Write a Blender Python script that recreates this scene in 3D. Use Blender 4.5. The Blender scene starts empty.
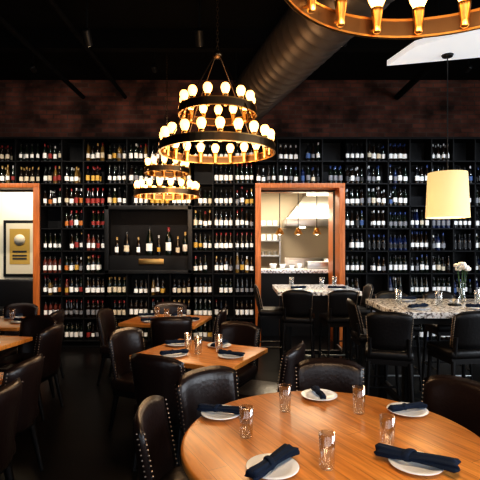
import bpy, bmesh, math, random
from mathutils import Vector, Matrix
random.seed(7)
S=bpy.context.scene
S.view_settings.view_transform='Standard'
for lk in ('Medium High Contrast','Standard - Medium High Contrast'):
    try:
        S.view_settings.look=lk; break
    except Exception: pass

# ---------------- materials ----------------
def mat(name,col,rough=.5,metal=0,emis=None,es=0,spec=.5,trans=0,coat=0,bump=0,bscale=20):
    m=bpy.data.materials.new(name); m.use_nodes=True
    nt=m.node_tree; b=nt.nodes['Principled BSDF']
    b.inputs['Base Color'].default_value=(*col,1)
    b.inputs['Roughness'].default_value=rough
    b.inputs['Metallic'].default_value=metal
    b.inputs['Specular IOR Level'].default_value=spec
    b.inputs['Transmission Weight'].default_value=trans
    b.inputs['Coat Weight'].default_value=coat
    if emis:
        b.inputs['Emission Color'].default_value=(*emis,1); b.inputs['Emission Strength'].default_value=es
    tc=nt.nodes.new('ShaderNodeTexCoord'); n=nt.nodes.new('ShaderNodeTexNoise')
    n.inputs['Scale'].default_value=bscale; n.inputs['Detail'].default_value=4
    nt.links.new(tc.outputs['Object'],n.inputs['Vector'])
    if bump>0:
        bp=nt.nodes.new('ShaderNodeBump'); bp.inputs['Strength'].default_value=bump; bp.inputs['Distance'].default_value=.01
        nt.links.new(n.outputs['Fac'],bp.inputs['Height']); nt.links.new(bp.outputs['Normal'],b.inputs['Normal'])
    mr=nt.nodes.new('ShaderNodeMapRange'); mr.inputs['To Min'].default_value=rough*.85; mr.inputs['To Max'].default_value=min(1,rough*1.15)
    nt.links.new(n.outputs['Fac'],mr.inputs['Value']); nt.links.new(mr.outputs['Result'],b.inputs['Roughness'])
    return m

def wood(name,c1,c2,rough=.3,plank=.09,along=(1,0,0)):
    m=bpy.data.materials.new(name); m.use_nodes=True
    nt=m.node_tree; b=nt.nodes['Principled BSDF']; L=nt.links.new
    tc=nt.nodes.new('ShaderNodeTexCoord')
    br=nt.nodes.new('ShaderNodeTexBrick')
    br.inputs['Scale'].default_value=1; br.inputs['Brick Width'].default_value=.9; br.inputs['Row Height'].default_value=plank
    br.inputs['Mortar Size'].default_value=.0012; br.inputs['Bias'].default_value=0
    br.inputs['Color1'].default_value=(*c1,1); br.inputs['Color2'].default_value=(*c2,1)
    br.inputs['Mortar'].default_value=(c1[0]*.3,c1[1]*.3,c1[2]*.3,1)
    L(tc.outputs['Object'],br.inputs['Vector'])
    mp=nt.nodes.new('ShaderNodeMapping'); mp.inputs['Scale'].default_value=(2.5,30,30) if along[0] else (30,30,2.5)
    L(tc.outputs['Object'],mp.inputs['Vector'])
    n=nt.nodes.new('ShaderNodeTexNoise'); n.inputs['Scale'].default_value=1.5; n.inputs['Detail'].default_value=6; n.inputs['Distortion'].default_value=.6
    L(mp.outputs['Vector'],n.inputs['Vector'])
    cr=nt.nodes.new('ShaderNodeValToRGB'); cr.color_ramp.elements[0].position=.3; cr.color_ramp.elements[0].color=(.66,.60,.52,1)
    cr.color_ramp.elements[1].position=.7; cr.color_ramp.elements[1].color=(1.1,1.1,1.1,1)
    L(n.outputs['Fac'],cr.inputs['Fac'])
    mx=nt.nodes.new('ShaderNodeMixRGB'); mx.blend_type='MULTIPLY'; mx.inputs[0].default_value=1
    if along[0]: L(br.outputs['Color'],mx.inputs[1])
    else: mx.inputs[1].default_value=(*c1,1)
    L(cr.outputs['Color'],mx.inputs[2]); L(mx.outputs[0],b.inputs['Base Color'])
    b.inputs['Roughness'].default_value=rough
    b.inputs['Specular IOR Level'].default_value=.42
    return m

M_wood=wood('table_wood',(.72,.31,.07),(.60,.24,.05),.3)
M_trim=wood('door_trim_wood',(.50,.15,.035),(.4,.12,.03),.35,along=(0,0,1))
M_black=mat('black_lacquer',(.006,.006,.006),.45,spec=.3)
M_rackm=mat('rack_black',(.0045,.0045,.005),.6,spec=.2)
M_blackleg=mat('black_wood_leg',(.006,.005,.005),.4,spec=.3)
M_leather=mat('brown_leather',(.014,.007,.006),.32,bump=.2,bscale=50,spec=.45)
M_sleather=mat('black_leather',(.006,.005,.005),.42,bump=.2,bscale=50,spec=.3)
M_brass=mat('aged_brass',(.55,.31,.10),.3,1)
M_bronze=mat('dark_bronze',(.12,.075,.04),.35,1)
M_bulb=mat('glowing_bulb',(1,.8,.5),.3,emis=(1,.46,.115),es=4.8)
M_steel=mat('stainless',(.5,.5,.5),.3,1)
M_duct=mat('dark_duct',(.10,.085,.075),.42,.7,bump=.1,bscale=8)
M_ceil=mat('ceiling_black',(.0025,.0022,.0022),.9,spec=.1)
M_white=mat('porcelain',(.86,.93,1.0),.2)
M_navy=mat('navy_cloth',(.010,.020,.045),.9,bump=.5,bscale=250,spec=.2)
M_cream=mat('cream_wall',(.78,.70,.54),.7)
M_grey=mat('kitchen_grey',(.5,.43,.34),.6)
M_panel=mat('white_ceiling_panel_added_glow',(.75,.78,.80),.8,emis=(.85,.92,1),es=.40)  # panel is no lamp; weak emission stands in for light falling on it
M_dark=mat('dark_wall',(.008,.007,.007),.8,spec=.2)
M_spot=mat('lamp_face',(1,.9,.7),.4,emis=(1,.8,.5),es=6)
M_spotc=mat('kitchen_lamp_face',(1,.9,.7),.4,emis=(1,.85,.6),es=9)
M_shade=mat('linen_shade',(.85,.72,.42),.9,emis=(1,.72,.30),es=.52)

def glassmat():
    m=bpy.data.materials.new('clear_glass'); m.use_nodes=True
    nt=m.node_tree; nt.nodes.remove(nt.nodes['Principled BSDF']); out=nt.nodes['Material Output']
    t=nt.nodes.new('ShaderNodeBsdfTransparent'); t.inputs[0].default_value=(.93,.95,.96,1)
    g=nt.nodes.new('ShaderNodeBsdfGlossy'); g.inputs['Roughness'].default_value=.06; g.inputs['Color'].default_value=(1,1,1,1)
    lw=nt.nodes.new('ShaderNodeLayerWeight'); lw.inputs['Blend'].default_value=.32
    mr=nt.nodes.new('ShaderNodeMapRange'); mr.inputs['To Min'].default_value=.07; mr.inputs['To Max'].default_value=.85
    nt.links.new(lw.outputs['Facing'],mr.inputs['Value'])
    mx=nt.nodes.new('ShaderNodeMixShader'); nt.links.new(mr.outputs[0],mx.inputs[0]); nt.links.new(t.outputs[0],mx.inputs[1]); nt.links.new(g.outputs[0],mx.inputs[2])
    nt.links.new(mx.outputs[0],out.inputs['Surface'])
    return m
M_glass=glassmat()

def granite():
    m=bpy.data.materials.new('granite'); m.use_nodes=True; nt=m.node_tree; b=nt.nodes['Principled BSDF']; L=nt.links.new
    tc=nt.nodes.new('ShaderNodeTexCoord'); v=nt.nodes.new('ShaderNodeTexNoise'); v.inputs['Scale'].default_value=28; v.inputs['Detail'].default_value=5; v.inputs['Roughness'].default_value=.7
    L(tc.outputs['Object'],v.inputs['Vector'])
    cr=nt.nodes.new('ShaderNodeValToRGB'); e=cr.color_ramp.elements
    e[0].position=.40; e[0].color=(.02,.02,.02,1); e[1].position=.52; e[1].color=(.92,.93,.93,1)
    x=e.new(.45); x.color=(.35,.32,.3,1)
    L(v.outputs['Fac'],cr.inputs['Fac']); L(cr.outputs['Color'],b.inputs['Base Color']); b.inputs['Roughness'].default_value=.2
    return m
M_granite=granite()

def brick():
    m=bpy.data.materials.new('red_brick'); m.use_nodes=True; nt=m.node_tree; b=nt.nodes['Principled BSDF']; L=nt.links.new
    tc=nt.nodes.new('ShaderNodeTexCoord'); sp=nt.nodes.new('ShaderNodeSeparateXYZ'); cb=nt.nodes.new('ShaderNodeCombineXYZ')
    L(tc.outputs['Object'],sp.inputs[0]); L(sp.outputs['X'],cb.inputs['X']); L(sp.outputs['Z'],cb.inputs['Y'])
    br=nt.nodes.new('ShaderNodeTexBrick'); br.inputs['Scale'].default_value=1; br.inputs['Brick Width'].default_value=.23; br.inputs['Row Height'].default_value=.075
    br.inputs['Mortar Size'].default_value=.008; br.inputs['Color1'].default_value=(.13,.045,.030,1); br.inputs['Color2'].default_value=(.05,.022,.017,1)
    br.inputs['Mortar'].default_value=(.06,.042,.034,1)
    L(cb.outputs[0],br.inputs['Vector'])
    n=nt.nodes.new('ShaderNodeTexNoise'); n.inputs['Scale'].default_value=2.2; n.inputs['Detail'].default_value=6
    L(cb.outputs[0],n.inputs['Vector'])
    cr=nt.nodes.new('ShaderNodeValToRGB'); cr.color_ramp.elements[0].position=.35; cr.color_ramp.elements[0].color=(.2,.2,.2,1); cr.color_ramp.elements[1].position=.7; cr.color_ramp.elements[1].color=(1.4,1.4,1.4,1)
    L(n.outputs['Fac'],cr.inputs['Fac'])
    mx=nt.nodes.new('ShaderNodeMixRGB'); mx.blend_type='MULTIPLY'; mx.inputs[0].default_value=1
    L(br.outputs['Color'],mx.inputs[1]); L(cr.outputs['Color'],mx.inputs[2]); L(mx.outputs[0],b.inputs['Base Color'])
    bp=nt.nodes.new('ShaderNodeBump'); bp.inputs['Strength'].default_value=.6; bp.inputs['Distance'].default_value=.01
    L(br.outputs['Fac'],bp.inputs['Height']); bp.invert=True; L(bp.outputs['Normal'],b.inputs['Normal'])
    b.inputs['Roughness'].default_value=.85; b.inputs['Specular IOR Level'].default_value=.2
    return m
M_brick=brick()

def floorm():
    m=bpy.data.materials.new('dark_floor'); m.use_nodes=True; nt=m.node_tree; b=nt.nodes['Principled BSDF']; L=nt.links.new
    tc=nt.nodes.new('ShaderNodeTexCoord')
    br=nt.nodes.new('ShaderNodeTexBrick'); br.inputs['Scale'].default_value=1; br.inputs['Brick Width'].default_value=1.4; br.inputs['Row Height'].default_value=.13
    br.inputs['Mortar Size'].default_value=.003; br.inputs['Color1'].default_value=(.006,.0045,.004,1); br.inputs['Color2'].default_value=(.0035,.003,.0028,1); br.inputs['Mortar'].default_value=(.002,.0015,.0015,1)
    L(tc.outputs['Object'],br.inputs['Vector']); L(br.outputs['Color'],b.inputs['Base Color'])
    b.inputs['Roughness'].default_value=.3; b.inputs['Specular IOR Level'].default_value=.14
    return m
M_floor=floorm()

# ---------------- mesh builder ----------------
class B:
    def __init__(s): s.v=[]; s.f=[]; s.m=[]; s.sm=[]; s.mats=[]
    def mi(s,m):
        if m not in s.mats: s.mats.append(m)
        return s.mats.index(m)
    def add(s,vs,fs,m,smooth=False,T=None):
        o=len(s.v); i=s.mi(m)
        for p in vs:
            p=Vector(p); s.v.append(tuple(T@p) if T else tuple(p))
        for f in fs: s.f.append([k+o for k in f]); s.m.append(i); s.sm.append(smooth)
    def box(s,c,d,m,bev=0,T=None,rz=0,taper=None):
        bm=bmesh.new(); bmesh.ops.create_cube(bm,size=1)
        for v in bm.verts:
            k=1
            if taper and v.co.z<0: k=taper
            v.co=Vector((v.co.x*d[0]*k,v.co.y*d[1]*k,v.co.z*d[2]))
        if bev: bmesh.ops.bevel(bm,geom=bm.edges[:],offset=bev,segments=3,affect='EDGES',profile=.5)
        R=Matrix.Translation(c)@Matrix.Rotation(rz,4,'Z')
        if T: R=T@R
        bm.verts.index_update()
        s.add([v.co.copy() for v in bm.verts],[[v.index for v in f.verts] for f in bm.faces],m,bev>0,R); bm.free()
    def lathe(s,prof,m,seg=24,T=None,smooth=True,mats=None):
        vs=[];n=len(prof)
        for r,z in prof:
            for k in range(seg):
                a=2*math.pi*k/seg; vs.append((r*math.cos(a),r*math.sin(a),z))
        base=len(s.v)
        for i in range(n-1):
            fs=[]
            for k in range(seg):
                k2=(k+1)%seg; fs.append([i*seg+k,i*seg+k2,(i+1)*seg+k2,(i+1)*seg+k])
            mm=mats[i] if mats else m
            idx=s.mi(mm)
            for f in fs: s.f.append([q+base for q in f]); s.m.append(idx); s.sm.append(smooth)
        for p in vs:
            p=Vector(p); s.v.append(tuple(T@p) if T else tuple(p))
    def cyl(s,p0,p1,r,m,seg=12,r1=None,smooth=True):
        p0=Vector(p0);p1=Vector(p1); d=p1-p0; L=d.length
        q=d.to_track_quat('Z','Y').to_matrix().to_4x4(); T=Matrix.Translation(p0)@q
        r1=r if r1 is None else r1
        s.lathe([(0.0001,0),(r,0),(r,0.0001),(r1,L-.0001),(r1,L),(0.0001,L)],m,seg,T,smooth)
    def obj(s,name,loc=(0,0,0),rz=0,parent=None):
        me=s.mesh(name); return put(me,name,loc,rz,parent)
    def mesh(s,name):
        me=bpy.data.meshes.new(name); me.from_pydata(s.v,[],s.f)
        for m in s.mats: me.materials.append(m)
        me.polygons.foreach_set('material_index',s.m); me.polygons.foreach_set('use_smooth',s.sm)
        me.update(); return me
def put(me,name,loc=(0,0,0),rz=0,parent=None,scale=1):
    o=bpy.data.objects.new(name,me); S.collection.objects.link(o)
    o.location=loc; o.rotation_euler=(0,0,rz); o.scale=(scale,)*3
    if parent: o.parent=parent
    return o

# ---------------- room shell ----------------
WY=7.5; H=4.4; XL=-6.; XR=6.; YB=-2.6; YK=11.2
b=B(); b.box((0,(YB+YK)/2,-.05),(12.3,YK-YB+.3,.1),M_floor); b.obj('floor')
b=B(); b.box((0,(YB+WY+.15)/2,H+.05),(12.3,WY-YB+.3,.1),M_ceil); b.obj('ceiling')
b=B()
def wb(x0,x1,z0,z1,m): b.box(((x0+x1)/2,WY+.075,(z0+z1)/2),(x1-x0,.15,z1-z0),m)
wb(XL,-4.68,0,3.38,M_dark); wb(-4.68,-3.30,2.55,3.38,M_dark); wb(-3.30,.34,0,3.38,M_dark)
wb(.34,1.58,2.55,3.38,M_dark); wb(1.58,XR,0,3.38,M_dark); wb(XL,XR,3.38,H,M_brick)
b.obj('wall_back')
b=B(); b.box((XL-.075,(YB+WY)/2,H/2),(.15,WY-YB,H),M_dark); b.obj('wall_left')
b=B()
def wr(y0,y1,z0,z1): b.box((XR+.075,(y0+y1)/2,(z0+z1)/2),(.15,y1-y0,z1-z0),M_dark)
wr(YB,WY,0,.8); wr(YB,WY,3.4,H); wr(YB,-1.8,.8,3.4); wr(.8,1.4,.8,3.4); wr(4.0,WY,.8,3.4)
b.obj('wall_right')
b=B()
def wf(x0,x1,z0,z1): b.box(((x0+x1)/2,YB-.075,(z0+z1)/2),(x1-x0,.15,z1-z0),M_dark)
wf(XL,XR,0,.8); wf(XL,XR,3.4,H); wf(XL,-4.5,.8,3.4); wf(-1.2,-.6,.8,3.4); wf(2.6,3.2,.8,3.4); wf(5.6,XR,.8,3.4)
b.obj('wall_front')
def winframe(name,horizontal,a0,a1,c):
    b=B()
    def bar(u0,u1,z0,z1):
        if horizontal: b.box(((u0+u1)/2,c,(z0+z1)/2),(u1-u0,.06,z1-z0),M_black)
        else: b.box((c,(u0+u1)/2,(z0+z1)/2),(.06,u1-u0,z1-z0),M_black)
    bar(a0,a1,.8,.86); bar(a0,a1,3.34,3.4); bar(a0,a0+.06,.86,3.34); bar(a1-.06,a1,.86,3.34); mid=(a0+a1)/2; bar(mid-.025,mid+.025,.86,3.34); bar(a0,a1,2.5,2.55)
    b.obj(name)
winframe('window_1',False,-1.8,.8,XR+.075); winframe('window_2',False,1.4,4.0,XR+.075)
winframe('window_3',True,-4.5,-1.2,YB-.075); winframe('window_4',True,-.6,2.6,YB-.075); winframe('window_5',True,3.2,5.6,YB-.075)

b=B()
for y in (1.0,2.6,4.2,5.8): b.box((0,y,H-.12),(12,.12,.24),M_ceil)
b.obj('ceiling_beams')
b=B()
for x,r in ((-2.6,.035),(-1.9,.03),(2.6,.05)): b.cyl((x,-2.5,H-.30),(x,7.45,H-.30),r,M_ceil,10)
for y in (1.0,4.2):
    for x in (-2.6,-1.9,2.6): b.cyl((x,y,H-.3),(x,y,H-.2),.01,M_ceil,6)
b.obj('ceiling_pipes')

# door trims
b=B()
b.box((-3.25,7.33,1.29),(.1,.32,2.58),M_trim,.004); b.box((-4.73,7.33,1.29),(.1,.32,2.58),M_trim,.004); b.box((-3.99,7.33,2.6),(1.58,.32,.07),M_trim,.004)
b.obj('door_1_frame')
b=B()
b.box((.29,7.55,1.29),(.09,.76,2.58),M_trim,.004); b.box((1.63,7.62,1.29),(.09,.90,2.58),M_trim,.004); b.box((.96,7.55,2.6),(1.43,.76,.075),M_trim,.004)
b.obj('door_2_frame')

# ---------------- wine rack ----------------
Z0=.12; RH=.36; FY=7.2; TH=.018
regions=[(-5.83,-4.78,3,range(9)),(-4.78,-3.2,4,range(7,9)),(-3.2,-2.16,3,range(9)),(-2.16,-.77,4,[0,1,2,6,7,8]),(-.77,.24,3,range(9)),(.24,1.68,4,range(7,9)),(1.68,5.85,12,range(9))]
b=B(); cells=[]
for x0,x1,nc,rows in regions:
    rows=list(rows); w=(x1-x0)/nc
    for r in rows:
        z=Z0+RH*r
        b.box(((x0+x1)/2,FY+.14,z-TH/2+.0),(x1-x0,.28,TH),M_rackm)
        b.box(((x0+x1)/2,FY+.288,z+RH/2),(x1-x0,.015,RH),M_rackm)
        for c in range(nc+1):
            b.box((x0+c*w,FY+.14,z+RH/2),(TH,.28,RH),M_rackm)
        for c in range(nc): cells.append((x0+c*w,w,z,r,x0+(c+.5)*w))
    if rows[0]==0: b.box(((x0+x1)/2,FY+.16,Z0/2-.005),(x1-x0,.24,Z0-.02),M_rackm)
b.box((0.01,FY+.14,Z0+9*RH),(11.68,.3,.03),M_rackm)
b.box((-1.465,FY+.285,1.74),(1.39,.02,1.08),M_dark)
b.box((-1.465,FY+.14,1.34),(1.35,.26,.28),M_rackm,.004)
for x in (-2.13,-.80): b.box((x,FY+.0,1.74),(.07,.05,1.08),M_black,.004)
b.box((-1.465,FY+.0,2.25),(1.39,.05,.07),M_black,.004)
b.box((-1.465,FY+.0,1.22),(1.39,.05,.06),M_black,.004)
b.obj('wine_rack')
b=B(); b.box((-1.42,FY-.001,1.385),(.40,.02,.085),M_brass,.003); b.obj('brass_plaque')

# bottles
def gm(n,c): return mat(n,c,.10)
G=[gm('bottle_green',(.004,.007,.004)),gm('bottle_black',(.004,.004,.005)),gm('bottle_brown',(.009,.005,.003))]
Gy=gm('bottle_gold',(.12,.07,.015)); Gr=gm('bottle_rose',(.09,.02,.012)); Gb=gm('bottle_blue',(.006,.012,.045))
Lb={k:mat('label_'+k,c,.6) for k,c in dict(white=(.85,.84,.80),cream=(.6,.52,.38),red=(.25,.02,.015),yellow=(.5,.3,.05),grey=(.2,.2,.21),blue=(.05,.10,.24),black=(.02,.02,.02),orange=(.45,.14,.02)).items()}
Cp={k:mat('capsule_'+k,c,.35) for k,c in dict(black=(.01,.01,.01),red=(.18,.012,.012),gold=(.35,.22,.07),white=(.45,.45,.45),blue=(.02,.04,.13)).items()}
def prof(kind):
    r=.035
    if kind==0: return [(.001,0),(.034,0),(r,.006),(r,.05),(r,.135),(r,.18),(.031,.205),(.0145,.235),(.0135,.25),(.0135,.293),(.001,.295)]
    if kind==1: return [(.001,0),(.037,0),(.038,.006),(.038,.045),(.038,.12),(.037,.145),(.030,.18),(.018,.225),(.014,.25),(.0135,.293),(.001,.295)]  # sloping shoulders
    return [(.001,0),(.032,0),(.033,.006),(.033,.06),(.033,.13),(.032,.16),(.026,.20),(.017,.25),(.013,.28),(.0125,.325),(.001,.327)]
PRS=[prof(0),prof(1),prof(2)]
def bottle(b,x,y,z,sc,g,l,c,lab=(3,),seg=10,kind=0):
    PR=PRS[kind]
    base=len(b.v); n=len(PR)
    gi,li,ci=b.mi(g),b.mi(l),b.mi(c)
    for i,(r,h) in enumerate(PR):
        for k in range(seg):
            a=2*math.pi*(k+.5)/seg; b.v.append((x+r*sc*math.cos(a),y+r*sc*math.sin(a),z+h*sc))
    for i in range(n-1):
        for k in range(seg):
            k2=(k+1)%seg
            b.f.append([base+i*seg+k,base+i*seg+k2,base+(i+1)*seg+k2,base+(i+1)*seg+k])
            am=2*math.pi*(k+1)/seg
            if i in lab and math.sin(am)<-.5: m=li
            elif i>=8: m=ci
            else: m=gi
            b.m.append(m); b.sm.append(True)
b=B()
for (x0,w,z,r,xc) in cells:
    if xc<-2.1: 
        p_em=.03
        gs=G*5+[Gy,Gr]; ls=['white']*7+['cream']*3+['red','yellow','orange','grey']; cs=['black']*4+['red','gold','white','red']
        if r in (5,6): ls=['yellow','red','white','white','orange','cream']; cs=['gold','red','white','black']
    elif xc<.3:
        p_em=.03; gs=G*6+[Gy]; ls=['white']*8+['cream','grey','yellow']; cs=['black']*5+['red','white','gold']
    else:
        p_em=.05; gs=G*5+[Gb]*2; ls=['white']*7+['grey','grey','blue','cream','black']; cs=['blue','black','black','black','white']
        if r<3: p_em=.18
    if r==8: p_em=.2
    if random.random()<p_em: continue
    n=random.choice([3,4,4,4,4]); 
    same=random.random()<.45
    g,l,c=random.choice(gs),random.choice(ls),random.choice(cs)
    off=0 if n==4 else random.choice([0,(w-.03)/4])
    s0=random.uniform(.86,1.02); kd=random.choice([0,0,1,2])
    for k in range(n):
        if not same: g,l,c=random.choice(gs),random.choice(ls),random.choice(cs); s0=random.uniform(.84,1.02); kd=random.choice([0,0,1,2])
        pitch=(w-.03)/4
        bottle(b,x0+.015+pitch*(k+.5)+off+random.uniform(-.002,.002),FY+.07+random.uniform(-.015,.02),z+.001,s0,g,Lb[l],Cp[c],kind=kd)
        if random.random()<.6: bottle(b,x0+.015+pitch*(k+.5)+off,FY+.17,z+.001,s0,g,Lb[l],Cp[c],seg=6,kind=kd)
b.obj('wine_bottles')
b=B()
xs=[-2.0,-1.84,-1.65,-1.47,-1.32,-1.16,-1.01,-.89]
sc=[1.0,1.35,1.0,1.6,1.0,1.55,1.05,1.3]
for x,s_,l_,kd in zip(xs,sc,['white','cream','white','white','yellow','white','cream','white'],[0,1,0,1,2,0,1,0]):
    bottle(b,x,FY+.12,1.482,s_,random.choice(G),Lb[l_],Cp[random.choice(['gold','white','red','black'])],seg=16,kind=kd)
b.obj('magnum_bottles')

# ---------------- kitchen + hallway beyond doors ----------------
b=B(); b.box((1.0,YK-.4,1.5),(5,.1,3.0),M_grey); b.obj('wall_kitchen')
b=B(); b.box((-1.5,9.3,1.5),(.1,3.2,3.0),M_cream); b.obj('wall_kitchen_left')
b=B(); b.box((3.5,9.3,1.5),(.1,3.2,3.0),M_grey); b.obj('wall_kitchen_right')
b=B(); b.box((1.0,9.3,3.0),(5,3.2,.08),M_cream); b.obj('ceiling_kitchen')
b=B(); b.box((1.0,8.45,.57),(2.6,.5,1.14),M_black); b.box((1.0,8.42,1.17),(2.7,.62,.06),M_granite,.005)
b.box((1.5,8.5,1.27),(.5,.3,.14),M_steel,.01)
b.obj('kitchen_pass_counter')
b=B() # hood
b.box((1.75,10.2,2.15),(1.5,.9,.18),M_steel,.01)
b.add([(1.05,9.75,2.24),(2.45,9.75,2.24),(2.45,10.65,2.24),(1.05,10.65,2.24),(1.45,10.1,2.75),(2.05,10.1,2.75),(2.05,10.65,2.75),(1.45,10.65,2.75)],[[0,1,5,4],[1,2,6,5],[2,3,7,6],[3,0,4,7],[4,5,6,7]],M_steel)
b.box((1.75,10.35,2.85),(.5,.5,.22),M_steel)
for x in (1.4,2.1): b.cyl((x,10.1,2.055),(x,10.1,2.03),.07,M_spotc,14)
b.obj('range_hood')
b=B(); b.box((1.75,10.25,.46),(1.4,.8,.9),M_steel,.01)
for i in range(4): b.cyl((1.3+.3*i,10.1,.91),(1.3+.3*i,10.1,.96),.1,M_black,16)
b.box((1.75,10.66,1.1),(1.4,.05,.5),M_steel,.01)
b.lathe([(.001,.96),(.13,.96),(.14,.98),(.14,1.22),(.135,1.22),(.13,.98),(.001,.975)],M_steel,24,Matrix.Translation((1.6,10.1,0)))
b.lathe([(.001,.96),(.10,.96),(.11,.98),(.11,1.35),(.105,1.35),(.10,.98),(.001,.975)],M_steel,24,Matrix.Translation((1.95,10.1,0)))
b.obj('kitchen_range')
b=B()
for x,y,r,h in ((.62,8.42,.07,.1),(.80,8.45,.06,.09),(.97,8.4,.05,.07),(1.12,8.45,.05,.1)):
    b.lathe([(.001,0),(r*.6,0),(r,h),(r*.94,h),(r*.55,.01),(.001,.01)],M_white,20,Matrix.Translation((x,y,1.2)))
b.obj('serving_bowls')
b=B()
b.box((.55,10.6,1.75),(.8,.25,.03),M_steel); b.box((.55,10.6,1.4),(.8,.25,.03),M_steel); b.box((.55,10.6,2.1),(.8,.25,.03),M_steel)
for x in (.17,.93): b.box((x,10.6,1.06),(.03,.25,2.12),M_steel)
for i in range(5):
    b.cyl((.27+.14*i,10.6,1.765),(.27+.14*i,10.6,1.9),.05,M_white,14); b.cyl((.27+.14*i,10.6,1.415),(.27+.14*i,10.6,1.5),.055,M_steel,14)
    b.cyl((.27+.14*i,10.6,2.115),(.27+.14*i,10.6,2.22),.055,M_white,14)
b.obj('kitchen_shelf')
def klamp(x,y,z):
    b=B(); b.cyl((x,y,z),(x,y,2.96),.008,M_black,6); b.lathe([(.03,.12),(.09,0),(.085,0),(.03,.11)],M_brass,20,Matrix.Translation((x,y,z-.1)))
    b.lathe([(.001,-.0),(.03,.01),(.035,.04),(.02,.07),(.001,.08)],M_spotc,12,Matrix.Translation((x,y,z-.11))); b.obj('heat_lamp')
klamp(.75,8.5,1.95); klamp(1.1,8.5,1.95); klamp(1.45,8.5,1.95)
# hallway
b=B(); b.box((-4.2,9.0,1.6),(4.4,.1,3.2),M_cream); b.obj('wall_hall')
b=B(); b.box((-2.3,8.3,1.6),(.1,1.3,3.2),M_cream); b.obj('wall_hall_right')
b=B(); b.box((-4.2,8.3,3.2),(4.4,1.4,.08),M_cream); b.obj('ceiling_hall')
b=B(); b.box((-4.35,8.92,1.58),(.66,.04,1.12),M_black,.005); b.box((-4.35,8.895,1.58),(.54,.01,1.0),Lb['cream'])
M_post=mat('poster_gold',(.42,.26,.05),.6)
b.box((-4.35,8.888,1.62),(.40,.006,.7),M_post)
b.lathe([(.001,0),(.11,0),(.11,.008),(.001,.008)],Lb['cream'],24,Matrix.Translation((-4.35,8.885,1.75))@Matrix.Rotation(math.pi/2,4,'X'))
for z_ in (1.52,1.44,1.38): b.box((-4.35,8.883,z_),(.28,.006,.035),Lb['black'])
b.obj('framed_poster')
b=B(); b.box((-4.4,8.55,.25),(1.6,.5,.42),M_sleather,.04); b.box((-4.4,8.84,.6),(1.6,.13,.75),M_sleather,.04)
for x in (-5.1,-3.7): b.box((x,8.5,.03),(.06,.4,.06),M_black)
b.obj('hall_bench')

# ---------------- duct ----------------
b=B(); p0=Vector((-.08,7.48,3.80)); p1=Vector((2.1,-.6,3.80)); d=p1-p0; L=d.length; n=int(L/.16); pf=[(.001,0)]
for i in range(n+1):
    z=i*L/n
    pf+=[(.31,max(0,z-.02)),(.320,z),(.31,min(L,z+.02))]
pf.append((.001,L))
T=Matrix.Translation(p0)@d.to_track_quat('Z','Y').to_matrix().to_4x4()
b.lathe(pf,M_duct,40,T)
for t in (.15,.45,.75):
    c=p0+d*t
    for sx in (-.3,.3): b.cyl((c.x+sx,c.y,3.8),(c.x+sx,c.y,H),.008,M_black,6)
b.obj('ventilation_duct')

# ceiling panel
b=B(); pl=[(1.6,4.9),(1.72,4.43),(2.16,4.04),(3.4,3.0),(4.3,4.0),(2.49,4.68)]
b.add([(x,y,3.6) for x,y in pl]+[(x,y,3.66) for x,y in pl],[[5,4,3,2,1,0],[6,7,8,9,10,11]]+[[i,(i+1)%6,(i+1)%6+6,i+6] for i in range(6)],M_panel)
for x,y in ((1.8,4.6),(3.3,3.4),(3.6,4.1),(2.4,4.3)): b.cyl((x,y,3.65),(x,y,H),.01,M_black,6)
b.obj('ceiling_panel')

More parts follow.
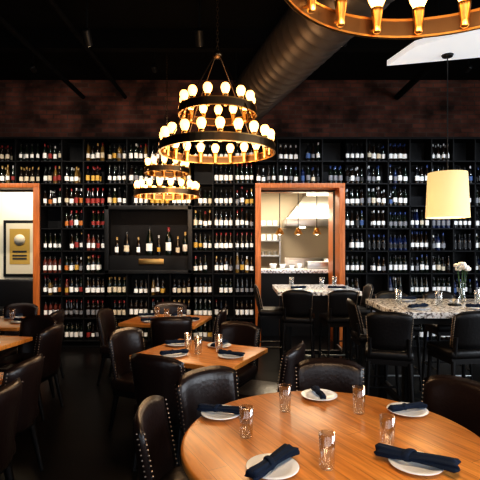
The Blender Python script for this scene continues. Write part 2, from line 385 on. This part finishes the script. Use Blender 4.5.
# ---------------- chandeliers ----------------
def chandelier(x,y,z1,r1,z2,r2,n1,n2,hub,bs=1.0,en=16):
    b=B()
    bulb=[(.001,.0),(.015,.0),(.022,.012),(.033,.035),(.037,.055),(.034,.072),(.022,.088),(.001,.094)]
    for z,r,n in ((z1,r1,n1),(z2,r2,n2)):
        b.lathe([(r-.006,-.038),(r,-.038),(r,.038),(r-.006,.038),(r-.006,-.038)],M_bronze,64,Matrix.Translation((0,0,z)),False)
        b.lathe([(r+.004,.030),(r+.004,.038),(r-.010,.038),(r-.010,.030),(r+.004,.030)],M_brass,64,Matrix.Translation((0,0,z)),False)
        b.lathe([(r+.004,-.038),(r+.004,-.030),(r-.010,-.030),(r-.010,-.038),(r+.004,-.038)],M_brass,64,Matrix.Translation((0,0,z)),False)
        for k in range(n):
            a=2*math.pi*(k+.3)/n; rr=r-.036*bs
            px,py=rr*math.cos(a),rr*math.sin(a)
            b.cyl((px,py,z-.008),((r-.004)*math.cos(a),(r-.004)*math.sin(a),z-.008),.006,M_brass,6)
            b.lathe([(.001,-.035),(.011,-.035),(.016,-.028),(.015,-.01),(.022,.045),(.024,.06),(.018,.062),(.001,.062)],M_brass,14,Matrix.Translation((px,py,z))@Matrix.Scale(bs,4))
            b.lathe(bulb,M_bulb,14,Matrix.Translation((px,py,z+.058*bs))@Matrix.Scale(bs,4))
    for k in range(4):
        a=math.pi/4+k*math.pi/2
        b.cyl((r2*math.cos(a),r2*math.sin(a),z2),(.03*math.cos(a),.03*math.sin(a),hub),.006,M_bronze,8)
        b.cyl((r1*math.cos(a),r1*math.sin(a),z1),(r2*math.cos(a),r2*math.sin(a),z2),.006,M_bronze,8)
    b.lathe([(.001,-.03),(.045,-.02),(.045,.02),(.02,.04),(.001,.05)],M_bronze,16,Matrix.Translation((0,0,hub)))
    zz=hub+.05; i=0
    while zz<H-.06:
        T=Matrix.Translation((0,0,zz+.02))@Matrix.Rotation(math.pi/2*(i%2),4,'Z')
        pts=[(.011*math.cos(t*math.pi/4),0,.024*math.sin(t*math.pi/4)) for t in range(8)]
        for t in range(8): b.cyl(T@Vector(pts[t]),T@Vector(pts[(t+1)%8]),.003,M_bronze,5)
        zz+=.036; i+=1
    b.lathe([(.001,-.04),(.06,-.03),(.07,0),(.001,0)],M_bronze,20,Matrix.Translation((0,0,H)))
    o=b.obj('ring_chandelier',(x,y,0))
    for k in range(3):
        a=k*2.1+.4
        l=bpy.data.lights.new('bulb_light','POINT'); l.energy=en; l.color=(1,.68,.40); l.shadow_soft_size=.2
        lo=bpy.data.objects.new('bulb_light',l); S.collection.objects.link(lo); lo.parent=o; lo.location=(r1*.55*math.cos(a),r1*.55*math.sin(a),z1-.12)
    return o
chandelier(-.21,4.2,2.54,.537,2.89,.36,20,13,3.42,1.1,20)
chandelier(-.99,6.1,2.34,.44,2.65,.30,18,11,3.1,1.05,12)
chandelier(.63,1.28,2.52,.537,2.87,.36,19,13,3.37,1.0,26)

# pendant drum lamp
b=B()
b.lathe([(.212,-.23),(.190,.23),(.186,.23),(.208,-.23),(.212,-.23)],M_shade,48,Matrix.Translation((0,0,2.16)))
b.cyl((0,0,2.3),(0,0,3.6),.006,M_black,8)
for a in (0,2.09,4.19): b.cyl((0,0,2.36),(.188*math.cos(a),.188*math.sin(a),2.36),.004,M_black,6)
b.lathe([(.001,-.03),(.05,-.02),(.06,0),(.001,0)],M_black,20,Matrix.Translation((0,0,3.6)))
b.lathe([(.001,-.1),(.03,-.08),(.04,-.04),(.02,.03),(.02,.1),(.001,.1)],M_bulb,14,Matrix.Translation((0,0,2.2)))
pl_=b.obj('drum_pendant_lamp',(2.13,4.62,0))
l=bpy.data.lights.new('pendant_bulb','POINT'); l.energy=14; l.color=(1,.75,.45); l.shadow_soft_size=.05
lo=bpy.data.objects.new('pendant_bulb',l); S.collection.objects.link(lo); lo.parent=pl_; lo.location=(0,0,2.02)

# track lights
for i,x in enumerate((-4.4,-3.0,-1.7,-.45,1.15,2.2,3.4,4.7)):
    b=B(); tgt=Vector((x*1.0,7.2,1.6)); p=Vector((x,5.0,3.95)); d=(tgt-p).normalized()
    b.cyl((0,0,H-3.95),(0,0,.02),.012,M_black,8)
    b.cyl(-d*.09,d*.08,.05,M_black,16); b.cyl(d*.081,d*.085,.036,M_spot,16)
    o=b.obj('track_light',p)
    l=bpy.data.lights.new('track_spot','SPOT'); l.energy=(200 if x<1 else 155); l.color=(1,.9,.78) if x<.5 else (.82,.89,1); l.spot_size=math.radians(72); l.spot_blend=.7; l.shadow_soft_size=.04
    lo=bpy.data.objects.new('track_spot',l); S.collection.objects.link(lo); lo.parent=o; lo.location=d*.11
    lo.rotation_euler=d.to_track_quat('-Z','Y').to_euler()
for x in (-4.6,-2.9,-1.2,3.2):
    b=B(); p=Vector((x,6.3,4.12)); d=Vector((0,1.0,-.28)).normalized()
    b.cyl((0,0,H-4.12),(0,0,0),.01,M_black,8); b.cyl(-d*.05,d*.05,.035,M_black,14); b.cyl(d*.051,d*.054,.025,M_spot,14)
    o=b.obj('brick_wash_light',p)
    l=bpy.data.lights.new('wash_spot','SPOT'); l.energy=(11 if x<0 else 3); l.color=(1,.78,.6); l.spot_size=math.radians(120); l.spot_blend=1; l.shadow_soft_size=.04
    lo=bpy.data.objects.new('wash_spot',l); S.collection.objects.link(lo); lo.parent=o; lo.location=d*.08
    lo.rotation_euler=d.to_track_quat('-Z','Y').to_euler()

# ---------------- chairs ----------------
def backshell(b,w,zb,zt,y0,recl,wrap,th,m,nu=16,nv=12):
    def pt(u,v):
        vv=max(0,v)
        hw=w/2*(.90+.10*v)
        x=hw*u; z=zb+(zt-zb)*v-(.045*abs(u)**3.5)*v
        y=y0+recl*vv**1.2-wrap*(abs(u)**2.2)*(.6+.4*(1-v))
        return Vector((x,y,z))
    vs=[];idx={}
    for side in (0,1):
        for i in range(nu+1):
            for j in range(nv+1):
                u=-1+2*i/nu; v=j/nv; edge=(i in(0,nu)) or (j in(0,nv))
                if edge and side: idx[(1,i,j)]=idx[(0,i,j)]; continue
                p=pt(u,v); e=1e-3
                n=(pt(u+e,v)-pt(u-e,v)).cross(pt(u,min(1,v+e))-pt(u,v-e)).normalized()
                t=th/2*(max(0,1-abs(u)**6)**.5)*(max(0,1-abs(2*v-1)**8)**.5)
                q=p+(n*t if side==0 else -n*t)
                idx[(side,i,j)]=len(vs); vs.append(q)
    fs=[]
    for i in range(nu):
        for j in range(nv):
            a=[idx[(0,i,j)],idx[(0,i+1,j)],idx[(0,i+1,j+1)],idx[(0,i,j+1)]]; fs.append(a)
            c=[idx[(1,i,j)],idx[(1,i,j+1)],idx[(1,i+1,j+1)],idx[(1,i+1,j)]]; fs.append(c)
    b.add(vs,fs,m,True)
    return pt
def nails(b,pt,th):
    for sgn in (-1,1):
        for k in range(19):
            v=.06+.90*k/18
            for s2 in (1,-1):
                p=pt(sgn*.955,v)+Vector((sgn*.004,s2*th*.30,0))
                b.lathe([(.005,-.004),(.0045,.002),(.003,.0035),(.0005,.0045)],M_nail,6,Matrix.Translation(p)@Vector((sgn*.5,s2,0)).to_track_quat('Z','Y').to_matrix().to_4x4())
M_nail=mat('nickel_nail',(.42,.34,.27),.35,1)
b=B()
b.box((0,-.01,.425),(.45,.45,.10),M_leather,.03); b.box((0,-.01,.36),(.41,.41,.06),M_blackleg,.004)
pt=backshell(b,.46,.36,.875,.235,.05,.10,.06,M_leather); nails(b,pt,.06)
for sx in (-1,1):
    b.cyl((sx*.185,-.185,.36),(sx*.185,-.19,0),.024,M_blackleg,8,.014)
    b.cyl((sx*.175,.17,.36),(sx*.18,.25,0),.024,M_blackleg,8,.015)
chair=b.mesh('dining_chair')
def place(me,name,bx,by,dx,dy,off=.22):
    n=math.hypot(dx,dy); dx/=n; dy/=n
    put(me,name,(bx+off*dx,by+off*dy,0),math.atan2(dx,-dy))
C=[ (.60,3.03,-.12,-1),(-.20,2.80,.62,-.72),(-.42,2.20,1,-.05),(1.26,2.58,-.80,-.55),(1.32,2.02,-1,.0),
    (-.60,3.24,.42,.9),(.42,3.58,-.9,.40),(-1.05,4.15,.9,-.44),(-.02,4.52,-.44,-.9),
    (-1.86,4.42,-1,.1),(-2.2,4.9,-.3,-1),(-1.50,3.12,-1,.1),(-1.36,2.52,-1,.05),
    (-1.62,5.45,1,-.1),(-.75,4.92,-.1,1),(-.25,5.55,-1,.1),(-.95,6.1,.1,-1),
    (-2.22,5.4,-1,.0),(-2.9,5.95,0,-1),(-2.75,4.72,0,1)]
for c in C: place(chair,'dining_chair',*c)

# bar stool
b=B()
b.box((0,0,.755),(.38,.38,.08),M_sleather,.03); b.box((0,0,.70),(.35,.35,.05),M_blackleg)
pt=backshell(b,.37,.80,1.12,.19,.05,.05,.045,M_sleather); nails(b,pt,.045)
for sx in (-1,1):
    b.cyl((sx*.15,.175,.74),(sx*.15,.195,.9),.016,M_blackleg,8)
    b.cyl((sx*.16,-.16,.70),(sx*.19,-.19,0),.018,M_blackleg,8,.013); b.cyl((sx*.16,.17,.70),(sx*.19,.22,0),.018,M_blackleg,8,.013)
    b.cyl((sx*.178,-.178,.3),(sx*.178,.20,.3),.011,M_blackleg,8)
b.cyl((-.18,-.18,.25),(.18,-.18,.25),.012,M_steel,8); b.cyl((-.175,.2,.3),(.175,.2,.3),.011,M_blackleg,8)
stool=b.mesh('bar_stool')
for c in [(1.20,3.62,.3,1),(1.12,4.45,1,0),(1.90,3.66,-.15,1),(2.4,3.66,0,1),(1.75,5.2,0,-1),(2.3,5.2,0,-1),
          (.68,5.33,.2,1),(1.22,5.33,-.1,1),(.24,6.1,1,0),(1.75,6.15,-1,0)]: place(stool,'bar_stool',*c,off=.20)

# ---------------- tables ----------------
def pedestal(b,h,foot=.34):
    b.cyl((0,0,.03),(0,0,h),.045,M_black,20)
    b.box((0,0,.03),(foot*2,.09,.05),M_black,.01); b.box((0,0,.03),(.09,foot*2,.05),M_black,.01)
    b.box((0,0,h-.01),(foot*1.4,.06,.03),M_black); b.box((0,0,h-.01),(.06,foot*1.4,.03),M_black)
    for sx,sy in((1,0),(-1,0),(0,1),(0,-1)): b.cyl((sx*foot*.93,sy*foot*.93,0),(sx*foot*.93,sy*foot*.93,.02),.025,M_black,10)
b=B()
b.lathe([(.001,.71),(.685,.71),(.697,.714),(.70,.722),(.70,.740),(.696,.747),(.686,.75),(.001,.75)],M_wood,128)
pedestal(b,.705,.36); b.obj('round_dining_table',(.43,2.09,0),math.radians(-62))
b=B(); b.box((0,0,.73),(.92,.74,.04),M_wood,.006); pedestal(b,.705,.3); sq=b.mesh('square_dining_table')
TB=[(-.33,3.80,-26),(-.88,5.45,-12),(-2.85,5.3,-5),(-2.56,4.15,-12),(-2.08,2.85,-5)]
for x,y,a in TB: put(sq,'square_dining_table',(x,y,0),math.radians(a))
def bar(x0,x1,y0,y1):
    b=B(); cx,cy=(x0+x1)/2,(y0+y1)/2; w,d=x1-x0,y1-y0
    b.box((0,0,1.045),(w,d,.055),M_granite,.005); b.box((0,0,.99),(w-.12,d-.12,.06),M_black)
    for sx in(-1,1):
        for sy in(-1,1): b.box((sx*(w/2-.14),sy*(d/2-.14),.48),(.08,.08,.96),M_black,.004)
        b.box((sx*(w/2-.14),0,.2),(.05,d-.3,.05),M_black)
    b.box((0,0,.2),(w-.3,.05,.05),M_black)
    b.obj('granite_bar_table',(cx,cy,0))
bar(1.35,2.9,3.86,4.85); bar(.47,1.52,5.6,6.6)

# ---------------- table settings ----------------
b=B(); b.lathe([(.001,0),(.026,0),(.030,.004),(.034,.14),(.0325,.141),(.0285,.012),(.001,.010)],M_glass,32); glass=b.mesh('water_glass')
b=B(); b.lathe([(.001,.002),(.055,.002),(.058,0),(.065,.001),(.07,.006),(.105,.014),(.107,.016),(.104,.018),(.072,.010),(.06,.006),(.001,.006)],M_white,48); plate=b.mesh('bread_plate')
b=B(); N=28; SG=40; vs=[]
for i in range(N+1):
    s_=-1+2*i/N; x=.125*s_
    w=.021+(.015*abs(s_)**1.2 if s_>0 else .004*abs(s_)**1.2); h=.014+.004*abs(s_)
    if i in (0,N): w*=.8;h*=.6
    for k in range(SG):
        a=2*math.pi*k/SG; rr=1+.14*math.cos(7*a+2*s_)+.06*math.sin(3*a+4*s_)
        vs.append((x+.006*math.sin(3*a)*(abs(s_)>.8),w*rr*math.cos(a)+.005*math.sin(3*s_),max(0.0,.014+h*rr*math.sin(a))))
fs=[[i*SG+k,i*SG+(k+1)%SG,(i+1)*SG+(k+1)%SG,(i+1)*SG+k] for i in range(N) for k in range(SG)]
fs+= [list(range(SG))[::-1],[N*SG+k for k in range(SG)]]
b.add(vs,fs,M_navy,True)
kn=[]
for i in range(24):
    a=2*math.pi*i/24
    for k in range(10):
        c=2*math.pi*k/10; r=.022+.006*math.cos(c); kn.append((-.02+.012*math.sin(c)+.010*math.cos(a),r*math.cos(a)*1.05,max(0,.016+r*.75*math.sin(a))))
b.add(kn,[[i*10+k,i*10+(k+1)%10,((i+1)%24)*10+(k+1)%10,((i+1)%24)*10+k] for i in range(24) for k in range(10)],M_navy,True)
napkin=b.mesh('cloth_napkin')
def setting(x,y,z,a,glass_at=None,ns=1):
    put(plate,'bread_plate',(x,y,z+.001))
    put(napkin,'cloth_napkin',(x,y,z+.0195),math.radians(a),scale=ns)
Zt=.75
for x,y,a,ns in [(-.10,2.38,-15,1.0),(.467,2.66,95,.75),(.90,2.42,15,.85),(.715,1.83,-30,1.25),(.13,1.80,50,1.15)]: setting(x,y,Zt,a,ns=ns)
for x,y in [(.03,2.11),(.244,2.44),(.637,2.41),(.351,1.816),(.655,2.0)]: put(glass,'water_glass',(x,y,Zt+.001))
def settle(tx,ty,ta,z,items):
    R=Matrix.Rotation(math.radians(ta),2)
    for kind,lx,ly,a in items:
        p=R@Vector((lx,ly))
        if kind=='p': setting(tx+p.x,ty+p.y,z,a,ns=.9)
        else: put(glass,'water_glass',(tx+p.x,ty+p.y,z+.001))
std=[('p',-.12,-.22,20),('p',.31,-.05,-30),('p',.05,.23,60),('p',-.31,.12,10),('g',.02,-.08,0),('g',-.14,.02,0),('g',.14,.06,0)]
for t in TB: settle(*t,.75,std)
settle(2.1,4.35,0,1.0725,[('p',-.5,-.3,30),('p',.05,-.32,-20),('p',-.4,.3,0),('p',.6,.28,10),('g',-.55,.05,0),('g',-.2,-.05,0),('g',.2,0,0),('g',.5,-.1,0)])
settle(1.0,6.1,0,1.0725,[('p',-.25,-.3,30),('p',.25,-.3,-20),('g',-.3,0,0),('g',.1,-.05,0),('g',.3,.1,0)])
# white flowers in vase at the bar
b=B(); b.lathe([(.001,0),(.035,0),(.04,.01),(.028,.09),(.02,.17),(.026,.2),(.024,.2),(.017,.17),(.024,.09),(.001,.01)],M_glass,24)
M_stem=mat('flower_stem',(.03,.09,.02),.6); M_petal=mat('white_petal',(.9,.9,.88),.7)
rr=random.Random(3)
for i in range(9):
    a=i*2.4; q=(.05*math.cos(a)*(i>0),.05*math.sin(a)*(i>0),.31+.07*rr.random())
    b.cyl((.008*math.cos(a),.008*math.sin(a),.02),q,.0025,M_stem,5)
    for k in range(6):
        t=k*math.pi/3+i
        T=Matrix.Translation(q)@Matrix.Rotation(t,4,'Z')@Matrix.Rotation(-.8,4,'Y')
        b.lathe([(.0005,0),(.014,.012),(.019,.028),(.012,.042),(.0005,.05)],M_petal,8,T@Matrix.Translation((.0,0,-.004)))
b.obj('white_flower_vase',(2.28,4.62,1.0735))
b=B(); b.cyl((0,0,0),(0,0,.015),.06,M_black,16); b.cyl((0,0,.015),(0,0,.05),.045,M_glass,16); b.obj('candle_dish',(2.05,4.3,1.0735))

# ---------------- lights ----------------
def area(name,loc,tgt,sx,sy,e,col):
    l=bpy.data.lights.new(name,'AREA'); l.shape='RECTANGLE'; l.size=sx; l.size_y=sy; l.energy=e; l.color=col
    o=bpy.data.objects.new(name,l); S.collection.objects.link(o); o.location=loc
    o.rotation_euler=(Vector(tgt)-Vector(loc)).to_track_quat('-Z','Y').to_euler()
area('daylight_front',(.5,YB-.4,2.1),(.5,3,1.2),9,2.6,150,(.86,.93,1))
area('daylight_right',(XR+.4,1.2,2.1),(0,2.5,.8),5,2.6,380,(.86,.93,1))
area('kitchen_ceiling_light',(1.0,9.2,2.9),(1.0,9.2,0),2.5,1.2,170,(1,.84,.60))
area('hall_ceiling_light',(-4.1,8.2,3.1),(-4.1,8.4,0),1.5,.6,55,(1,.93,.8))
w=bpy.data.worlds.new('world'); S.world=w; w.use_nodes=True
w.node_tree.nodes['Background'].inputs[0].default_value=(.6,.75,1,1); w.node_tree.nodes['Background'].inputs[1].default_value=.5

cam=bpy.data.cameras.new('camera'); co=bpy.data.objects.new('camera',cam); S.collection.objects.link(co)
co.location=(0,0,1.65); co.rotation_euler=(math.pi/2,0,0); cam.sensor_width=36; cam.lens=33.75; cam.shift_y=5/480; cam.clip_start=.05
S.camera=co
